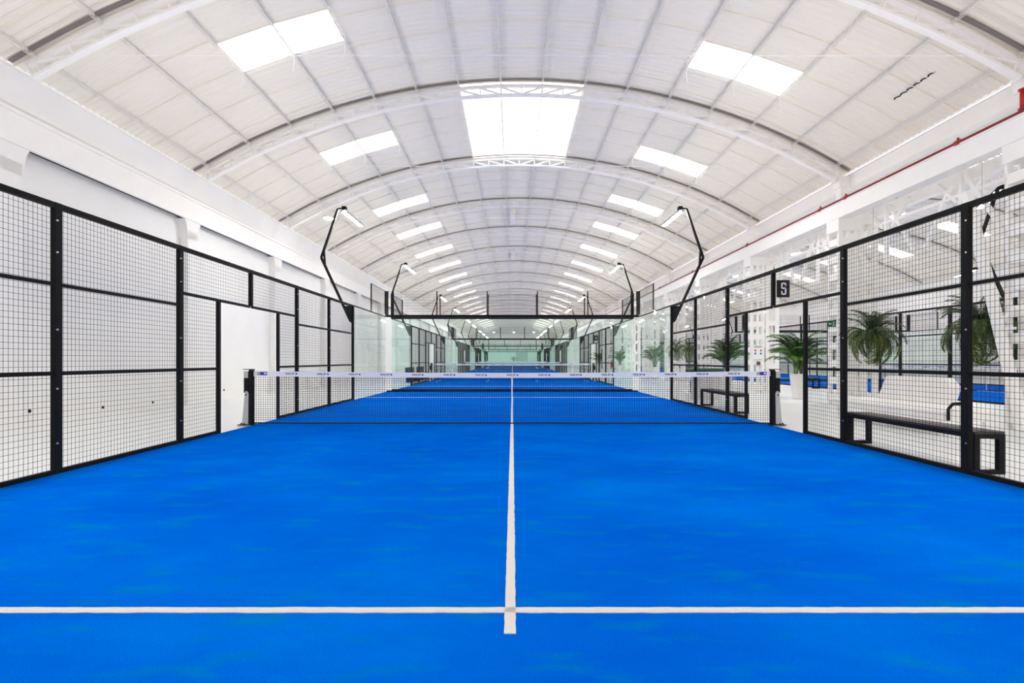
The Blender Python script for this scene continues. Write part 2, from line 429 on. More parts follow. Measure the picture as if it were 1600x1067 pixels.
def truss(hc, k, label, group, detail):
    t = thing('roof_truss', label, 'roof truss', (hc, T0 + BAY * k, 0), 0, group)
    link('top_chord', cached('tc', lambda: arc_bar(-.165, .10, .06).mesh('top_chord', STEEL)), t)
    link('bottom_chord', cached('bc', lambda: arc_bar(-.43, .13, .05).mesh('bottom_chord', STEEL)), t)
    link('joint_flashing', cached('jf', lambda: arc_bar(-.05, .08, .015, -9.35, 9.35, y=-.12).mesh('joint_flashing', FLASH)), t)
    if detail:
        for i in range(-NW, NW + 1):
            link('web_post', cached(('wv', i), lambda: web_piece(i, 'v').mesh('web_post', STEEL)), t)
            if i: link('web_diagonal', cached(('wd', i), lambda: web_piece(i, 'd').mesh('web_diagonal', STEEL)), t)
    else:
        link('web', cached('web', web_all), t)
    link('tie_rod', cached('tie', lambda: MB().tube([(-8.0, 0, 6.83), (8.0, 0, 6.83)], .009, 6).mesh('tie_rod', STEEL)), t)
    for sg in (-1, 1):
        link('end_plate', cached(('ep', sg), lambda: MB().bar(P(sg * 9.2, -.13), P(sg * 9.2, -.5), .16, .02, up=(1, 0, 0)).mesh('end_plate', STEEL)), t)
    return t
for k in range(-1, KN):
    if k == -1: lb = 'arched white roof truss overhead, just behind the picture edge'
    else: lb = 'white arched lattice roof truss of the main hall, %s counted from the camera' % (ORD[k] if k else 'nearest')
    truss(HC, k, lb, 'arched roof trusses of the main hall', k in (0, 1, 2))
for k in range(0, KN):
    truss(HC2, k, 'white arched roof truss of the hall on the right, %s along the row' % ORD[k], 'roof trusses of the second hall', False)

# ---- lattice columns between the halls, with stub post above the beam
def batten_column():
    m = MB()
    for y in (0, .42):                                         # narrow double ladder
        for x0, x1 in ((9.16, 9.27), (9.41, 9.50), (9.61, 9.70)): m.box(x0, x1, y, y + .05, 0, 5.0)
        z = .1
        while z < 4.9: m.box(9.16, 9.70, y + .005, y + .045, z, z + .19); z += .49
    for x in (9.17, 9.66):
        z = .1
        while z < 4.9: m.box(x, x + .03, .05, .42, z, z + .19); z += .49
    return m
def wide_ladder():
    m = MB()
    for y in (.0, .42):
        m.box(9.76, 9.88, y, y + .06, 0, 5.24); m.box(10.11, 10.27, y, y + .06, 0, 5.24)
        z = .1
        while z < 5.1: m.box(9.88, 10.11, y + .005, y + .055, z, z + .19); z += .83
    for x in (9.77, 10.23):
        z = .1
        while z < 5.1: m.box(x, x + .03, .06, .42, z, z + .19); z += .83
    return m
for k in range(0, KN):
    t = thing('lattice_column', 'white lattice column with rectangular openings between the halls, %s along the row' % ORD[k],
              'column', (0, T0 + BAY * k - .32, 0), 0, 'lattice columns between the two halls')
    link('narrow_ladder', cached('col1', lambda: batten_column().mesh('narrow_ladder', STEEL)), t)
    link('wide_ladder', cached('col2', lambda: wide_ladder().mesh('wide_ladder', STEEL)), t)
    link('column_head', cached('colh', lambda: MB().bbox(9.13, 9.74, -.04, .5, 4.9, 5.24, b=.01).mesh('column_head', STEEL)), t)
    link('stub_post', cached('stub', lambda: MB().box(9.36, 9.56, .22, .42, 5.67, 6.2).box(9.30, 9.62, .18, .46, 6.18, 6.5).mesh('stub_post', STEEL)), t)
    if k == 0:
        link('diagonal_brace', MB().bar((9.06, .03, 0), (9.06, 1.12, 4.6), .13, .13, up=(1, 0, 0)).mesh('brace', STEEL), t)
        link('diagonal_brace', MB().bar((9.06, .50, 1.9), (9.06, .15, 2.22), .08, .08, up=(1, 0, 0)).mesh('brace', STEEL), t)
        link('diagonal_brace', MB().bar((9.06, .46, 1.84), (9.06, .18, 1.84), .05, .05, up=(1, 0, 0)).mesh('brace', STEEL), t)

# red sprinkler main on top of the beam
t = thing('sprinkler_pipe', 'red sprinkler pipe running along the top of the white beam on the right', 'pipe', (9.10, 0, 5.70))
link('pipe', MB().tube([(0, -5, 0), (0, Y_END - .1, 0)], .030, 8).mesh('pipe', RED, True), t)
link('thin_pipe', MB().tube([(-.05, -5, .0), (-.05, Y_END - .1, .0)], .010, 6).mesh('thin_pipe', DGREY, True), t)
for y in (9.95, 13.3, 14.4, 18.9, 24.6, 30.1):
    link('coupling', cached('cpl', lambda: MB().tube([(0, -.06, 0), (0, .06, 0)], .055, 10).tube([(0, 0, 0), (0, 0, .1)], .022, 8).mesh('coupling', RED, True)), t, (0, y, 0))
t = thing('red_riser', 'red flanged riser pipe standing on the beam at the right picture edge', 'pipe', (9.16, 8.72, 5.76))
link('riser', MB().tube([(0, 0, 0), (0, 0, .34)], .06, 12).mesh('riser', RED, True), t)
for z in (0, .34): link('flange', MB().tube([(0, 0, z - .015), (0, 0, z + .015)], .085, 12).mesh('flange', RED, True), t)

# ------------------------------------------------------------------ courts
def fence_frames(sg):
    """returns list of (name, mesh) of a 12 m side fence, outward direction sg, centred on the net"""
    out = []
    def B(name, *d): out.append((name, bx(name, BLACK, *d, b=.004)))
    for y in (-6, -4, -2, 2, 4, 6): B('post', 0, sg * .06, y - .045, y + .045, 0, 3.0)
    B('post', 0, sg * .06, -.04, .04, 2.30, 3.0)
    for y in (-1.04, 1.08): B('door_post', 0, sg * .05, y - .035, y + .035, 0, 2.27)
    for a, b in ((-6, -4), (-4, -2), (-2, 0), (0, 2), (2, 4), (4, 6)):
        B('top_rail', sg * .005, sg * .055, a + .04, b - .04, 2.935, 3.0)
        if abs((a + b) / 2) > 2: B('upper_rail', sg * .01, sg * .05, a + .04, b - .04, 2.08, 2.12)
        else: B('lintel', sg * .01, sg * .05, a + .04, b - .04, 2.265, 2.31)
    for a, b in ((-6, -4), (-4, -2), (-2, -1.04), (1.08, 2), (2, 4), (4, 6)):
        B('middle_rail', sg * .01, sg * .05, a + .04, b - .035, 1.095, 1.14)
        B('bottom_rail', sg * .005, sg * .055, a + .04, b - .035, 0.0, .06)
    return out
def mesh_panel(a, b, z0, z1, x=0, py=.05, pz=.063, r=.0024):
    m = MB(); n = int(round((b - a) / py)); 
    for i in range(1, n): m.wire((x, a + (b - a) * i / n, z0), (x, a + (b - a) * i / n, z1), r)
    n = max(1, int(round((z1 - z0) / pz)))
    for i in range(1, n): z = z0 + (z1 - z0) * i / n; m.wire((x, a, z), (x, b, z), r)
    return m
PANELS = [(-6, -4, .06, 2.95), (-4, -2, .06, 2.95), (-2, -1.04, .06, 2.27), (1.08, 2, .06, 2.27), (2, 4, .06, 2.95), (4, 6, .06, 2.95),
          (-2, 0, 2.31, 2.95), (0, 2, 2.31, 2.95)]
def ceiling_fill():  # upward fill light added for the ceiling, without any fixture
    ld = bpy.data.lights.new('ceiling_fill', 'AREA'); ld.shape = 'RECTANGLE'; ld.size = .05; ld.size_y = 19.9
    ld.energy = CEILING_FILL_W; ld.color = (1, .91, .75); return ld
def side_fence(x, yc, sg, label, group, bolts=False):
    t = thing('mesh_fence', label, 'fence', (x, yc, .0), 0, group)
    for nm, me in cached(('ff', sg), lambda: fence_frames(sg)): link(nm, me, t)
    for i, p in enumerate(PANELS):
        stuff(link('wire_mesh', cached(('wm', sg, i), lambda: mesh_panel(*p, x=sg * .045).mesh('wire_mesh', WIRE)), t))
    link('ceiling_fill', cached('ceiling_fill', ceiling_fill), t, (sg * .03, 0, 3.01), (PI, 0, 0))
    if bolts:
        for y in (-4, -2, 2, 4):
            for z in (.35, 1.6, 2.45, .95, 2.8):
                link('bolt', cached('bolt', lambda: MB().tube([(-.006, 0, 0), (.012, 0, 0)], .010, 8).mesh('bolt', CHROME)), t, (-sg * .002, y - .028, z))
    return t
def side_glass(x, yc, sg, dr, label, group):
    """glass return at one end of a court side: dr = +1 far end, -1 near end"""
    t = thing('glass_side_screen', label, 'glass screen', (x, yc, 0), 0, group)
    def Y(a): return dr * a
    for a, b in ((6.05, 7.99), (8.01, 9.97)):
        link('glass_pane', cached(('gp', dr, a), lambda: bx('glass_pane', GLASS, -.006, .006, Y(a), Y(b), .02, 2.97)), t, (sg * .02, 0, 0))
        link('rail', cached(('gr', dr, a), lambda: bx('rail', BLACK, -.02, .02, Y(a), Y(b), 2.97, 3.0)), t, (sg * .02, 0, 0))
    link('corner_post', cached(('cp', dr), lambda: bx('corner_post', BLACK, -.03, .03, Y(9.92), Y(10.0), 3.0, 4.0)), t, (sg * .03, 0, 0))
    link('post', cached(('cp2', dr), lambda: bx('post', BLACK, -.02, .02, Y(7.98), Y(8.02), 3.0, 4.0)), t, (sg * .03, 0, 0))
    link('top_rail', cached(('cp3', dr), lambda: bx('top_rail', BLACK, -.008, .008, Y(8.02), Y(9.92), 3.985, 4.0)), t, (sg * .03, 0, 0))
    stuff(link('wire_mesh', cached(('cm', dr), lambda: mesh_panel(Y(8.02), Y(9.92), 3.0, 3.99).mesh('wire_mesh', WIRE) if dr > 0 else mesh_panel(-9.92, -8.02, 3.0, 3.99).mesh('wire_mesh', WIRE)), t, (sg * .03, 0, 0)))
    for z in (.42, .95, 1.67, 2.58):
        link('glass_clamp', cached('gc', lambda: MB().tube([(-.012, 0, 0), (.012, 0, 0)], .022, 10).mesh('glass_clamp', CHROME)), t, (sg * .02, Y(8), z))
    return t
def end_wall(xc, y, dr, label, group):
    t = thing('glass_end_wall', label, 'glass wall', (xc, y, 0), 0, group)
    for i in range(5):
        a = -5 + 2 * i
        link('glass_pane', cached('ep0', lambda: bx('glass_pane', GLASS, .01, 1.99, -.006, .006, .06, 2.97)), t, (a, 0, 0))
        link('beam', cached('eb0', lambda: bx('beam', BLACK, 0, 2, -.035, .035, 2.97, 3.06)), t, (a, 0, 0))
        stuff(link('wire_mesh', cached('em0', end_mesh), t, (a, 0, 0)))
    link('base_frame', cached('ebf', lambda: bx('base_frame', BLACK, -5, 5, -.03, .03, 0, .06)), t)
    for x in (-3, -1, 1, 3):
        link('post', cached('epst', lambda: bx('post', BLACK, -.02, .02, -.02, .02, 3.06, 4.0)), t, (x, 0, 0))
        for z in (.42, .95, 1.67, 2.58):
            link('glass_clamp', cached('gc2', lambda: MB().tube([(0, -.012, 0), (0, .012, 0)], .022, 10).mesh('glass_clamp', CHROME)), t, (x, 0, z))
    for sx in (-1, 1):
        link('corner_post', cached('ecp', lambda: bx('corner_post', BLACK, -.03, .03, -.03, .03, 3.06, 4.0)), t, (sx * 4.96, 0, 0))
    return t
def end_mesh():
    m = MB()
    for i in range(1, 40): m.wire((i * .05, 0, 3.06), (i * .05, 0, 4.0), .0022)
    for z in (3.06 + .235, 3.06 + .47, 3.06 + .705, 4.0): m.wire((0, 0, z), (2, 0, z), .003)
    return m.mesh('wire_mesh', WIRE)
def text(body, size, m, ext=.001, off=0, sx=1):
    cu = bpy.data.curves.new('lettering', 'FONT'); cu.body = body; cu.size = size; cu.align_x = 'CENTER'; cu.align_y = 'CENTER'
    cu.extrude = ext; cu.offset = off; cu.materials.append(m)
    o = bpy.data.objects.new('lettering', cu); C.objects.link(o)
    me = bpy.data.meshes.new_from_object(o.evaluated_get(bpy.context.evaluated_depsgraph_get())); bpy.data.objects.remove(o)
    if not me.materials: me.materials.append(m)
    return me
NETX = 4.97
def sag(x): return 1.035 - .035 * (1 - (x / NETX) ** 2)
def netting():
    m = MB(); n = 221
    for i in range(n + 1):
        x = -NETX + 2 * NETX * i / n; j = random.uniform(-.004, .004)
        m.wire((x, 0, .045), (x + j, 0, sag(x) - .09), .0033)
    rows = 21
    for r in range(1, rows):
        f = r / rows; N = 12
        for i in range(N):
            xa = -NETX + 2 * NETX * i / N; xb = -NETX + 2 * NETX * (i + 1) / N
            m.wire((xa, 0, .045 + (sag(xa) - .135) * f), (xb, 0, .045 + (sag(xb) - .135) * f), .0033)
    return m.mesh('netting', CORD)
def band():
    m = MB(); N = 40
    for i in range(N):
        xa = -NETX + 2 * NETX * i / N; xb = -NETX + 2 * NETX * (i + 1) / N; n = len(m.v)
        for x in (xa, xb): m.v += [(x, -.008, sag(x) - .095), (x, .008, sag(x) - .095), (x, .008, sag(x)), (x, -.008, sag(x))]
        m.f += [(n + a, n + (a + 1) % 4, n + 4 + (a + 1) % 4, n + 4 + a) for a in range(4)]
    return m.mesh('head_tape', BANDM)
def cover(sx):
    """sloping cover plate at the foot of a net post, rounded top"""
    m = MB(); pts = [(.045, 0.02), (.045 + .115, .02), (.045 + .062, .60), (.045 + .052, .645), (.045 + .03, .655), (.045 + .008, .645), (.035, .60)]
    n = len(m.v); k = len(pts)
    for y in (-.055, .03): m.v += [(sx * x, y, z) for x, z in pts]
    m.f += [tuple(range(k)), tuple(2 * k - 1 - i for i in range(k))] + [(i, i + k, (i + 1) % k + k, (i + 1) % k) for i in range(k)]
    return m.mesh('cover_plate', GREY)
def make_net(xc, y, label, group, prints=True, detail=True):
    t = thing('padel_net', label, 'net', (xc, y, .018), 0, group)
    stuff(link('netting', cached('netting', netting), t, (0, 0, .01)))
    b = link('head_tape', cached('band', band), t)
    link('bottom_cord', cached('bcord', lambda: MB().tube([(-NETX + 2 * NETX * i / 20, random.uniform(-.02, .02), .035) for i in range(21)], .014, 6).mesh('bottom_cord', CORD)), t)
    link('centre_strap', cached('cstr', lambda: bx('centre_strap', BANDM, -.012, .012, -.011, -.006, .03, .91)), t)
    if prints:
        tx = cached('ntext', lambda: text('PADEL SET', .046, PRINT, .0008, .0012))
        for i in range(-7, 8):
            x = i * .608
            link('lettering', tx, b, (x - .012, -.0095, sag(x) - .042), (PI / 2, 0, 0), (.82, 1, 1))
            link('print_dot', cached('pdot', lambda: MB().lathe([(.017, 0), (.017, .0015)], 14).mesh('print_dot', PBLUE)), b, (x + .108, -.0085, sag(x) - .042), (PI / 2, 0, 0))
        for sx in (-1, 1):
            x = -4.81 if sx < 0 else 4.80
            link('logo_patch', cached('lp', lambda: bx('logo_patch', GREY, -.095, -.035, -.0105, -.0085, -.033, .033)), b, (x, 0, sag(x) - .045))
            link('logo_patch', cached('lp2', lambda: bx('logo_patch', PBLUE, -.035, .095, -.0105, -.0085, -.033, .033)), b, (x, 0, sag(x) - .045))
            link('logo_mark', cached('lp3', lambda: bx('logo_mark', PWHITE, .045, .08, -.0125, -.0105, -.015, .018)), b, (x, 0, sag(x) - .045))
    for sx in (-1, 1):
        p = link('net_post', cached(('np', sx), lambda: MB().bbox(-.035 if sx > 0 else -.04, .04 if sx > 0 else .035, -.045, .045, 0, 1.06, b=.008).mesh('net_post', BLACK)), t, (sx * 5.01, 0, 0))
        link('tension_box', cached(('tb', sx), lambda: MB().bbox(sx * .04, sx * .135, -.04, .04, .62, 1.03, b=.006).mesh('tension_box', BLACK)), p)
        link('post_cap', cached(('pc', sx), lambda: bx('post_cap', DGREY, -.04 if sx > 0 else -.14, .14 if sx > 0 else .04, -.05, .05, 1.06, 1.075)), p)
        link('label_plate', cached(('lpt', sx), lambda: bx('label_plate', GREY, sx * .05, sx * .13, -.046, -.04, .905, 1.03)), p)
        link('cover_plate', cached(('cv', sx), lambda: cover(sx)), p)
        link('cover_mark', cached(('cvm', sx), lambda: MB().box(sx * .085 - .02, sx * .085 + .012, -.0575, -.055, .565, .58).box(sx * .085 + .0, sx * .085 + .018, -.0575, -.055, .58, .605).mesh('cover_mark', BLACK)), p)
        link('base_plate', cached(('bpl', sx), lambda: MB().box(-.06 if sx > 0 else -.24, .24 if sx > 0 else .06, -.08, .08, 0, .012).tube([(sx * .2, 0, .012), (sx * .2, 0, .04)], .014, 8).tube([(sx * .12, -.06, .012), (sx * .12, -.06, .04)], .012, 8).mesh('base_plate', BLACK)), p)
    return t
def make_turf(xc, yc, y0, y1, label, group):
    t = thing('court_turf', label, 'court surface', (xc, yc, 0), 0, group, data=None)
    link('turf_carpet', cached(('tf', y0, y1), lambda: bx('turf', TURF, -5.0, 5.0, y0, y1, 0, .012)), t)
    def line(x0, x1, a, b, n, key, ax):
        m = MB(); rnd = random.Random(key)
        pts = []
        for i in range(n + 1):
            f = i / n; j0, j1 = rnd.uniform(-.002, .002), rnd.uniform(-.002, .002)
            if ax == 'y': pts.append(((x0 + j0, a + (b - a) * f), (x1 + j1, a + (b - a) * f)))
            else: pts.append(((x0 + (x1 - x0) * f, a + j0), (x0 + (x1 - x0) * f, b + j1)))
        for (p0, p1), (q0, q1) in zip(pts, pts[1:]):
            z0, z1 = .0122, .0165; c = [p0, p1, q1, q0] if ax == 'y' else [p0, q0, q1, p1]; n0 = len(m.v)
            m.v += [(x, y, z0) for x, y in c] + [(x, y, z1) for x, y in c]
            m.f += [(n0 + 4, n0 + 5, n0 + 6, n0 + 7)] + [(n0 + i, n0 + (i + 1) % 4, n0 + 4 + (i + 1) % 4, n0 + 4 + i) for i in range(4)]
        return m.mesh('court_line', LINEM)
    link('service_line', cached('sl1', lambda: line(-5, 5, 6.925, 6.975, 200, 1, 'x')), t)
    if y0 < -6.9: link('service_line', cached('sl2', lambda: line(-5, 5, -6.975, -6.925, 200, 2, 'x')), t)
    link('centre_line', cached('cl', lambda: line(-.027, .027, -7.16, 7.16, 300, 3, 'y')), t)
    return t
# light poles -------------------------------------------------------
def pole_parts(sg):
    """pole at fence post, leaning outward (sg), elbow, then back in; lamp head aimed over the court"""
    a, e, b = (sg * .03, 0, 2.50), (sg * .95, 0, 4.50), (sg * .42, 0, 6.04)
    pts = [Vector(a)]
    for i in range(7):
        f = i / 6; p = Vector(a).lerp(Vector(e), .90 + .1 * f) if f < .5 else Vector(e).lerp(Vector(b), (f - .5) * .2)
        pts.append(p + Vector((-sg * .0, 0, 0)))
    pts.append(Vector(b))
    pole = MB()
    for p, q, wd in ((a, e, .075), (e, b, .065)): pole.bar(p, q, wd, .06, up=(0, 1, 0))
    pole.bar((e[0] - sg * .12, 0, e[2] - .26), (e[0] - sg * .085, 0, e[2] + .24), .05, .058, up=(0, 1, 0))
    gus = MB(); n = 0
    pr = [(0, 2.45), (0, 2.97), (sg * .22, 2.97), (sg * .03, 2.45)]
    for y in (-.03, .03): gus.v += [(x, y, z) for x, z in pr]
    gus.f += [(0, 1, 2, 3), (7, 6, 5, 4)] + [(i, (i + 1) % 4, (i + 1) % 4 + 4, i + 4) for i in range(4)]
    arm = MB().bar(b, (sg * .26, .05, 6.07), .04, .04, up=(0, 1, 0)).box(sg * .30, sg * .18, -.02, .14, 6.0, 6.12)
    p, q = Vector((sg * .30, .10, 6.02)), Vector((sg * -.01, 1.0, 5.78))
    head = MB().bar(p, q, .16, .045)
    d = (q - p).normalized(); s = d.cross(Vector((0, 0, 1))).normalized(); up = s.cross(d)
    led = MB().bar(p + d * .04 - up * .028, q - d * .02 - up * .028, .135, .012)
    return [('pole', pole.mesh('pole', BLACK)), ('gusset', gus.mesh('gusset', BLACK)), ('bracket', arm.mesh('bracket', BLACK)),
            ('lamp_head', head.mesh('lamp_head', BLACK)), ('led_panel', led.mesh('led_panel', LAMP))]
def light_pole(x, y, sg, label, group):
    t = thing('light_pole', label, 'light pole', (x, y, 0), 0, group)
    h = None
    for nm, me in cached(('lp', sg), lambda: pole_parts(sg)):
        if nm == 'led_panel': link(nm, me, h)
        else:
            o = link(nm, me, t)
            if nm == 'lamp_head':
                h = o; 
    return t

# ---- the five courts of the main hall, one behind the other
PITCH = 20.9; NC = 5
COURT = ['of the near court', 'of the second main-hall court', 'of the third main-hall court', 'of the fourth main-hall court', 'of the farthest main-hall court']
SIDE = {-1: 'left', 1: 'right'}
for c in range(NC):
    yc = 9.39 + PITCH * c; wh = COURT[c]
    make_turf(0, yc, -12.5 if c == 0 else -10, 10, ('bright blue artificial turf with white lines ' + wh), 'blue turf courts in the main hall')
    make_net(0, yc, 'black net with white printed head tape ' + wh, 'padel nets in the main hall', prints=c < 2)
    for sg in (-1, 1):
        side_fence(sg * 5, yc, sg, 'black mesh fence with a door gap, %s side %s' % (SIDE[sg], wh), 'mesh fences of the main hall', bolts=(c == 0))
        side_glass(sg * 5, yc, sg, 1, 'clear glass side screen at the %s far corner %s' % (SIDE[sg], wh), 'glass side screens')
        light_pole(sg * 5.075, yc + 6, sg, 'bent black light pole at the %s far corner %s' % (SIDE[sg], wh), 'bent light poles of the main hall')
        if c:
            side_glass(sg * 5, yc, sg, -1, 'clear glass side screen at the %s near corner %s' % (SIDE[sg], wh), 'glass side screens')
            light_pole(sg * 5.075, yc - 6, sg, 'bent black light pole at the %s near corner %s' % (SIDE[sg], wh), 'bent light poles of the main hall')
    end_wall(0, yc + 10, 1, 'glass end wall topped with black mesh at the far end ' + wh, 'glass end walls of the main hall')
    if c == 0:
        for sg in (-1, 1): light_pole(sg * 5.075, yc - 6, sg, 'bent black light pole at the %s near corner of the near court' % SIDE[sg], 'bent light poles of the main hall')
    if c: end_wall(0, yc - 10, -1, 'glass end wall topped with black mesh at the near end ' + wh, 'glass end walls of the main hall')
# ---- courts of the second hall
for c in range(4):
    yc = 19.5 + PITCH * c; X = 18.95; wh = 'of the %s right-hall court' % ORD[c]
    make_turf(X, yc, -10, 10, 'blue turf surface ' + wh, 'blue turf courts in the second hall')
    make_net(X, yc, 'black net with white head tape ' + wh, 'nets in the second hall', prints=c == 0)
    for sg in (-1, 1):
        side_fence(X + sg * 5, yc, sg, 'black mesh fence along the %s side %s' % (SIDE[sg], wh), 'mesh fences of the second hall')
        for dr, nm in ((-1, 'near'), (1, 'far')):
            side_glass(X + sg * 5, yc, sg, dr, 'glass side screen at the %s %s corner %s' % (nm, SIDE[sg], wh), 'glass side screens of the second hall')
            light_pole(X + sg * 5.075, yc + 6 * dr, sg, 'bent black light pole at the %s %s corner %s' % (nm, SIDE[sg], wh), 'bent light poles of the second hall')
    for dr, nm in ((-1, 'near'), (1, 'far')):
        end_wall(X, yc + 10 * dr, dr, 'glass end wall at the %s end %s' % (nm, wh), 'glass end walls of the second hall')

# ------------------------------------------------------------------ signs
t = thing('court_sign', 'black square sign with a white number 9 on the right fence', 'sign', (5.06, 9.33, 2.63))
link('board', bx('board', BLACK, 0, .25, -.006, .006, -.165, .165, b=.003), t)
def nine():
    """condensed bold figure nine"""
    m = MB()
    def loop(cx, cz, w, h, th, a0, a1, n=20):
        pts = []
        for i in range(n + 1):
            a = a0 + (a1 - a0) * i / n
            ca, sa = math.cos(a), math.sin(a); e = .55
            x = math.copysign(abs(ca) ** e, ca); z = math.copysign(abs(sa) ** e, sa)
            pts.append(((cx + w * x, cz + h * z), (cx + (w - th) * x, cz + (h - th) * z)))
        for (o0, i0), (o1, i1) in zip(pts, pts[1:]):
            n0 = len(m.v)
            for y in (-.0095, -.006):
                m.v += [(p[0], y, p[1]) for p in (o0, o1, i1, i0)]
            m.f += [(n0, n0 + 1, n0 + 2, n0 + 3)] + [(n0 + i, n0 + (i + 1) % 4, n0 + 4 + (i + 1) % 4, n0 + 4 + i) for i in range(4)]
    loop(.135, .055, .05, .062, .027, 0, 2 * PI)            # bowl
    m.box(.158, .185, -.0095, -.006, -.07, .06)              # stem
    loop(.135, -.065, .05, .052, .027, PI, 2 * PI)          # tail
    m.box(.085, .112, -.0095, -.006, -.075, -.045)
    return m.mesh('number', PWHITE)
link('number', nine(), t)
for c in range(1, 4):
    t = thing('court_sign', 'small black court number board on the right fence ' + COURT[c], 'sign', (5.06, 9.33 + PITCH * c, 2.63), 0, 'court number boards')
    link('board', cached('bd', lambda: bx('board', BLACK, 0, .25, -.006, .006, -.165, .165)), t)
    link('number_plate', cached('bd2', lambda: bx('number_plate', GREY, .08, .18, -.009, -.006, -.09, .09)), t)
t = thing('exit_sign', 'green emergency exit sign with running man on the lattice column', 'sign', (9.08, 13.672, 2.28))
link('board', bx('board', EXITG, -.23, -.01, -.008, .008, -.09, .09), t)
link('bracket', bx('bracket', STEEL, -.02, .10, .008, .014, .03, .06), t)
pm = MB(); pm.box(-.205, -.125, -.010, -.008, -.012, .012); pm.quad((-.218, -.0105, 0), (-.183, -.0105, -.04), (-.178, -.0105, 0), (-.183, -.0105, .04))
link('arrow', pm.mesh('arrow', PWHITE), t)
pm = MB(); pm.lathe([(.014, -.0010), (.014, .0010)], 10, (0, 0, 0)); pm.v = [(x + .10, z - .009, y + .055) for x, y, z in pm.v]
pm.bar((.095, -.009, .035), (.105, -.009, -.015), .002, .022, up=(1, 0, 0)); pm.bar((.10, -.009, -.015), (.07, -.009, -.065), .002, .014, up=(1, 0, 0))
pm.bar((.105, -.009, -.015), (.135, -.009, -.06), .002, .014, up=(1, 0, 0)); pm.bar((.075, -.009, .01), (.13, -.009, .03), .002, .012, up=(1, 0, 0))
pm.v = [(x - .175, y, z) for x, y, z in pm.v]
link('running_figure', pm.mesh('running_figure', PWHITE), t)
# safety board on the column at bay 2
t = thing('safety_board', 'white safety notice board with small red symbols on the lattice column', 'sign', (9.42, T0 + 2 * BAY - .35, 1.5))
link('board', bx('board', PWHITE, -.22, .25, -.008, .008, -.2, .33), t)
link('header', bx('header', GREY, -.14, .16, -.012, -.008, .24, .31), t)
for x in (-.09, .12):
    pm = MB().quad((x - .045, -.011, .10), (x + .045, -.011, .10), (x + .004, -.011, .19), (x - .004, -.011, .19))
    link('red_symbol', pm.mesh('red_symbol', RED), t)
    link('blue_symbol', bx('blue_symbol', PRINT, x - .03, x + .03, -.011, -.008, -.02, .05), t)
t = thing('alarm_button', 'small dark alarm call box under the safety notice on the column', 'alarm box', (9.45, T0 + 2 * BAY - .35, 1.13))
link('housing', bx('housing', DGREY, -.06, .06, -.05, .01, -.06, .08, b=.01), t)
link('button', MB().tube([(0, -.065, 0), (0, -.05, 0)], .03, 12).mesh('button', RED), t)
for k, lb in ((3, 'nearer red fire extinguisher hanging on a white lattice column'), (7, 'farther red fire extinguisher hanging on a white lattice column')):
    t = thing('fire_extinguisher', lb, 'fire extinguisher', (9.03, T0 + BAY * k - .1, .62), 0, 'fire extinguishers on the columns')
    link('cylinder', cached('fx', lambda: MB().lathe([(.07, 0), (.085, .02), (.085, .42), (.06, .49), (.025, .53), (.025, .56)], 16).mesh('cylinder', RED, True)), t)
    link('valve', cached('fxv', lambda: MB().box(-.03, .05, -.015, .015, .56, .60).box(-.02, .09, -.01, .01, .61, .63).mesh('valve', BLACK)), t)
    link('hose', cached('fxh', lambda: MB().tube([(.04, 0, .58), (.10, 0, .52), (.11, 0, .3), (.1, 0, .15)], .01, 6).mesh('hose', BLACK)), t)

# ------------------------------------------------------------------ benches, sofa
def bench(x, y, L, rz, label, group=None, W=.34, m=BENCH):
    t = thing('bench', label, 'bench', (x, y, 0), rz, group)
    for i in range(3):
        w0 = -W / 2 + i * W / 3
        link('seat_board', cached(('sb', L, W, i), lambda: MB().bbox(w0 + .003, w0 + W / 3 - .003, -L / 2, L / 2, .445, .475, b=.004).mesh('seat_board', m)), t)
    for s in (-1, 1):
        link('side_rail', cached(('sr', L, W, s), lambda: bx('side_rail', BLACK, s * (W / 2 - .03), s * W / 2, -L / 2, L / 2, .395, .445)), t)
        ye = s * (L / 2 - .03)
        link('leg_frame', cached(('lf', W), lambda: MB().box(-W / 2, -W / 2 + .06, -.03, .03, 0, .395).box(W / 2 - .06, W / 2, -.03, .03, 0, .395).box(-W / 2 + .06, W / 2 - .06, -.03, .03, 0, .045).box(-W / 2 + .03, W / 2 - .03, -.03, .03, .395, .445).mesh('leg_frame', BLACK)), t, (0, ye, 0))
    return t
bench(5.29, 6.42, 2.06, 0, 'black framed bench just outside the right fence, nearest the camera')
bench(5.42, 12.55, 2.1, 0, 'black framed bench outside the right fence beyond the net')
bench(13.5, 22.4, 1.5, 0, 'black bench beside the nearest fence in the right hall')
for y, lb in ((28.4, 'left of two dark green bench seats behind the second court fence'), (31.6, 'right of two dark green bench seats behind the second court fence')):
    t = thing('green_bench', lb, 'bench', (-5.75, y, 0), 0, 'dark green benches on the left')
    link('seat', cached('gs', lambda: MB().bbox(-.2, .2, -1.1, 1.1, .40, .48, b=.02).mesh('seat', SEATG)), t)
    link('backrest', cached('gb', lambda: MB().bbox(-.26, -.18, -1.1, 1.1, .48, .85, b=.02).mesh('backrest', SEATG)), t)
    for s in (-1, 1): link('leg', cached('gl', lambda: bx('leg', BLACK, -.22, .18, -.03, .03, 0, .40)), t, (0, s * 1.0, 0))
t = thing('green_chair', 'dark green box seat beyond the right fence near the far bench', 'chair', (6.2, 15.6, 0))
link('seat', MB().bbox(-.55, .45, -.35, .35, .78, 1.0, b=.04).mesh('seat', SEATG), t)
link('pedestal', MB().bbox(-.4, .3, -.25, .25, 0, .78, b=.02).mesh('pedestal', POTM), t)
t = thing('storage_box', 'dark grey box standing beyond the right fence behind the net', 'box', (6.6, 17.4, 0))
link('body', MB().bbox(-.2, .2, -.2, .2, .10, .47, b=.02).mesh('body', DGREY), t)
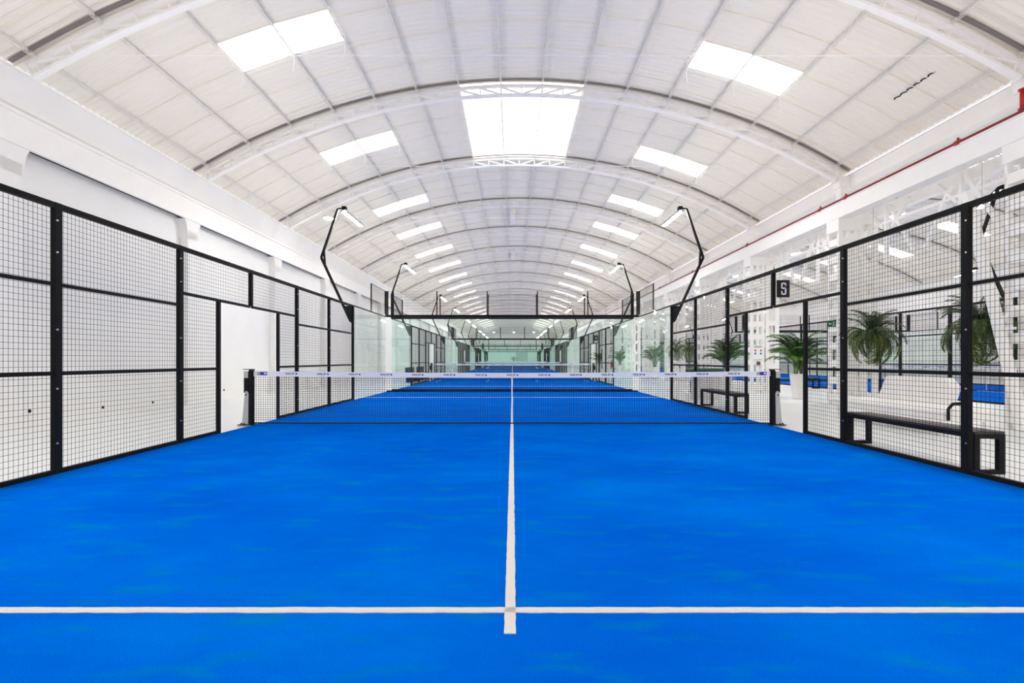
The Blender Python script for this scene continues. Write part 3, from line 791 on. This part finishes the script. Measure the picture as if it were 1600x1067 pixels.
link('lid', MB().bbox(-.21, .21, -.21, .21, .47, .50, b=.01).mesh('lid', BLACK), t)
for sx in (-1, 1): link('foot', bx('foot', BLACK, sx * .15 - .02, sx * .15 + .02, -.15, .15, 0, .10), t)
# white sofa outside the right fence
t = thing('sofa', 'white upholstered sofa with tall back behind the black bench on the right', 'sofa', (7.45, 9.2, 0), 0)
link('seat_cushion', MB().bbox(-.5, .38, -1.35, 1.45, .27, .46, b=.035).mesh('seat_cushion', SOFAM), t)
bk = MB(); n = 0
prof = [(-.50, .44), (1.12, .44), (.98, .90), (.93, .94), (-.40, .94), (-.56, .78)]
for x in (.28, .46): bk.v += [(x + (.06 if z > .6 else 0), y, z) for y, z in prof]
k = len(prof); bk.f += [tuple(range(k))[::-1], tuple(k + i for i in range(k))] + [(i, (i + 1) % k, (i + 1) % k + k, i + k) for i in range(k)]
link('backrest', bk.mesh('backrest', SOFAM), t)
for (x, y) in ((-.42, -1.2), (-.42, 0), (-.42, 1.3), (.3, -1.2), (.3, 1.3)):
    link('leg', cached('sofaleg', lambda: MB().tube([(0, 0, 0), (0, 0, .27)], .018, 8).mesh('leg', STEEL)), t, (x, y, 0))
link('armrest', MB().tube([(-.45, -1.38, .30), (-.47, -1.40, .48), (-.40, -1.40, .56), (-.25, -1.40, .57)], [.022, .022, .025, .03], 8).mesh('armrest', BLACK, True), t)

# ------------------------------------------------------------------ plants
def frond_mesh(L, elev, droop, leaf, nl, wdt, m, seed, hang=0, start=.25, name='frond'):
    rnd = random.Random(seed); mb = MB(); N = 12
    pts = []; p = Vector((0, 0, 0)); e = elev
    for i in range(N + 1):
        pts.append(p.copy()); p = p + Vector((math.cos(e), 0, math.sin(e))) * (L / N); e -= droop / N * (0.5 + 1.2 * i / N)
    mb.tube(pts, [.009 * (1 - .8 * i / N) + .001 for i in range(N + 1)], 4, False)
    for i in range(nl):
        f = start + (1 - start) * (i + .5) / nl; q = f * N; a = int(min(q, N - 1)); c = pts[a].lerp(pts[a + 1], q - a)
        d = (pts[a + 1] - pts[a]).normalized()
        ll = leaf * (math.sin(PI * (.12 + .85 * (f - start) / (1 - start))) ** .7) * rnd.uniform(.85, 1.1)
        for sd in (-1, 1):
            out = (d * .55 + Vector((0, sd, 0)) * .8 + Vector((0, 0, .12 - hang + rnd.uniform(-.12, .12)))).normalized()
            side = out.cross(Vector((0, 0, 1))); side = side.normalized() if side.length > .05 else Vector((0, 1, 0))
            mid = c + out * ll * .5 + Vector((0, 0, .01)); tip = c + out * ll + Vector((0, 0, -ll * .28))
            n0 = len(mb.v)
            mb.v += [tuple(c), tuple(mid - side * wdt), tuple(mid + side * wdt), tuple(tip)]
            mb.f += [(n0, n0 + 1, n0 + 2), (n0 + 1, n0 + 3, n0 + 2)]
    return mb.mesh(name, m)
PF = [frond_mesh(1.36, 1.30 + .07 * i, 1.25 + .15 * i, .42, 34, .017, GREENS[i % 2], i) for i in range(4)]
def palm(x, y, h, label, seed, spread=1.0, n=26):
    rnd = random.Random(seed)
    t = thing('potted_palm', label, 'potted palm', (x, y, 0), 0, 'potted palms between the halls')
    link('planter', cached('planter', lambda: MB().lathe([(.17, 0), (.175, .01), (.245, .80), (.25, .82), (.225, .82), (.22, .77)], 24).mesh('planter', POTM, True)), t)
    link('soil', cached('soil', lambda: MB().lathe([(.22, .75), (.22, .765)], 16).mesh('soil', SOIL)), t)
    for i in range(7):
        a = 2 * PI * i / 7 + rnd.random(); r = .05 + .05 * rnd.random()
        link('stem', cached('stem', lambda: MB().tube([(0, 0, 0), (.02, 0, .25), (.06, 0, .55)], [.018, .014, .01], 6).mesh('stem', STEM, True)), t, (r * math.cos(a), r * math.sin(a), .765), (0, 0, a))
    for i in range(n):
        a = 2.4 * i + rnd.uniform(-.3, .3); zz = .88 + .32 * rnd.random(); s = rnd.uniform(.75, 1.0) * spread
        tl = -.34 + .95 * (i / n)
        link('frond', PF[i % 4], t, (.05 * math.cos(a), .05 * math.sin(a), zz), (0, tl, a), (s, s, s * (h / 2.35)))
    return t
pl = [(9.32, 15.9, 2.3, 'large potted palm in a tall white planter seen through the right door gap'),
      (9.32, 21.2, 2.5, 'potted palm beside the lattice column, second along the row of palms'),
      (9.32, 31.9, 2.6, 'potted palm beside the lattice column, third along the row of palms'),
      (9.32, 42.3, 2.4, 'potted palm beside the lattice column, fourth along the row of palms'),
      (9.32, 52.4, 2.4, 'potted palm beside the lattice column, fifth along the row of palms')]
for i, (x, y, h, lb) in enumerate(pl): palm(x - .0, y, h, lb, i + 3, n=44 if i < 2 else 26)
t = palm(.25, 106.6, 2.6, 'lone dark potted palm against the far end wall', 30, .8, 16)
FF = [frond_mesh(.92, .9 - .3 * i, 1.7 + .35 * i, .15, 30, .012, FERNS[i % 2], 50 + i, .1, .08) for i in range(4)]
def fern(x, y, z, label, seed, n=100, top=5.24):
    rnd = random.Random(seed)
    t = thing('hanging_fern', label, 'hanging plant', (x, y, z), 0, 'ferns hanging from the beam')
    link('basket', cached('bask', lambda: MB().lathe([(.03, -.2), (.11, -.17), (.16, -.05), (.17, .0), (.155, .0), (.15, -.03)], 20).mesh('basket', SOIL, True)), t)
    link('hanger_wire', MB().tube([(0, 0, 0), (0, 0, top - z)], .003, 4).mesh('hanger_wire', WIRE), t)
    for i in range(n):
        a = 2.4 * i + rnd.uniform(-.3, .3); u = i / n; s = rnd.uniform(.5, 1.02)
        up = u > .70
        if not up: s *= 1.12
        link('frond', FF[(0 if up else i % 4)], t, (.06 * math.cos(a), .06 * math.sin(a), 0), (0, rnd.uniform(-.75, -.2) if up else rnd.uniform(-.1, .95), a), (s * (1 if up else .85), s, s * (1 if up else 1.2)))
    return t
fern(9.4, 12.7, 1.92, 'bushy hanging fern between the lattice columns, framed by the second mesh panel', 1)
fern(9.4, 9.75, 1.95, 'hanging fern nearest the camera, beside the thick right fence post', 2)
fern(9.4, 26.0, 1.9, 'small hanging fern seen just right of the far light pole foot', 3, 36)
fern(9.4, 28.0, 1.9, 'small hanging fern behind the one near the light pole foot', 4, 36)

# ------------------------------------------------------------------ high-bay lamps
def highbay(x, y, z, top, label, group):
    t = thing('high_bay_lamp', label, 'ceiling lamp', (x, y, z), 0, group)
    link('housing', cached('hb', lambda: MB().lathe([(.20, 0), (.21, .03), (.12, .12), (.09, .2), (.02, .22)], 20).mesh('housing', STEEL, True)), t)
    link('lens', cached('hbl', lambda: MB().lathe([(.19, -.012), (.19, .0)], 20).mesh('lens', BAYL)), t)
    link('rod', MB().tube([(0, 0, .2), (0, 0, top - z)], .01, 6).mesh('rod', STEEL), t)
for k in range(1, 10):
    highbay(11.2, T0 + BAY * k + .15, 5.45, zr(11.2 - HC2) - .03, 'round white high bay lamp in the right hall, %s of the row' % ORD[k - 1], 'high bay lamps in the right hall')
for i, x in enumerate((-4.0, 0.3, 4.6)):  # extra lamps added to brighten the far end wall
    highbay(x, T0 + 19 * BAY - .6, 7.2, zr(x - HC) - .03, '%s of three lamps added under the last roof truss to brighten the end wall' % ('left', 'middle', 'right')[i], 'added fill lamps at the far end')
highbay(-7.25, T0 + 2 * BAY + .15, 6.85, zr(-7.52) - .03, 'glowing lamp under the roof beside the left light pole', 'high bay lamp on the left')
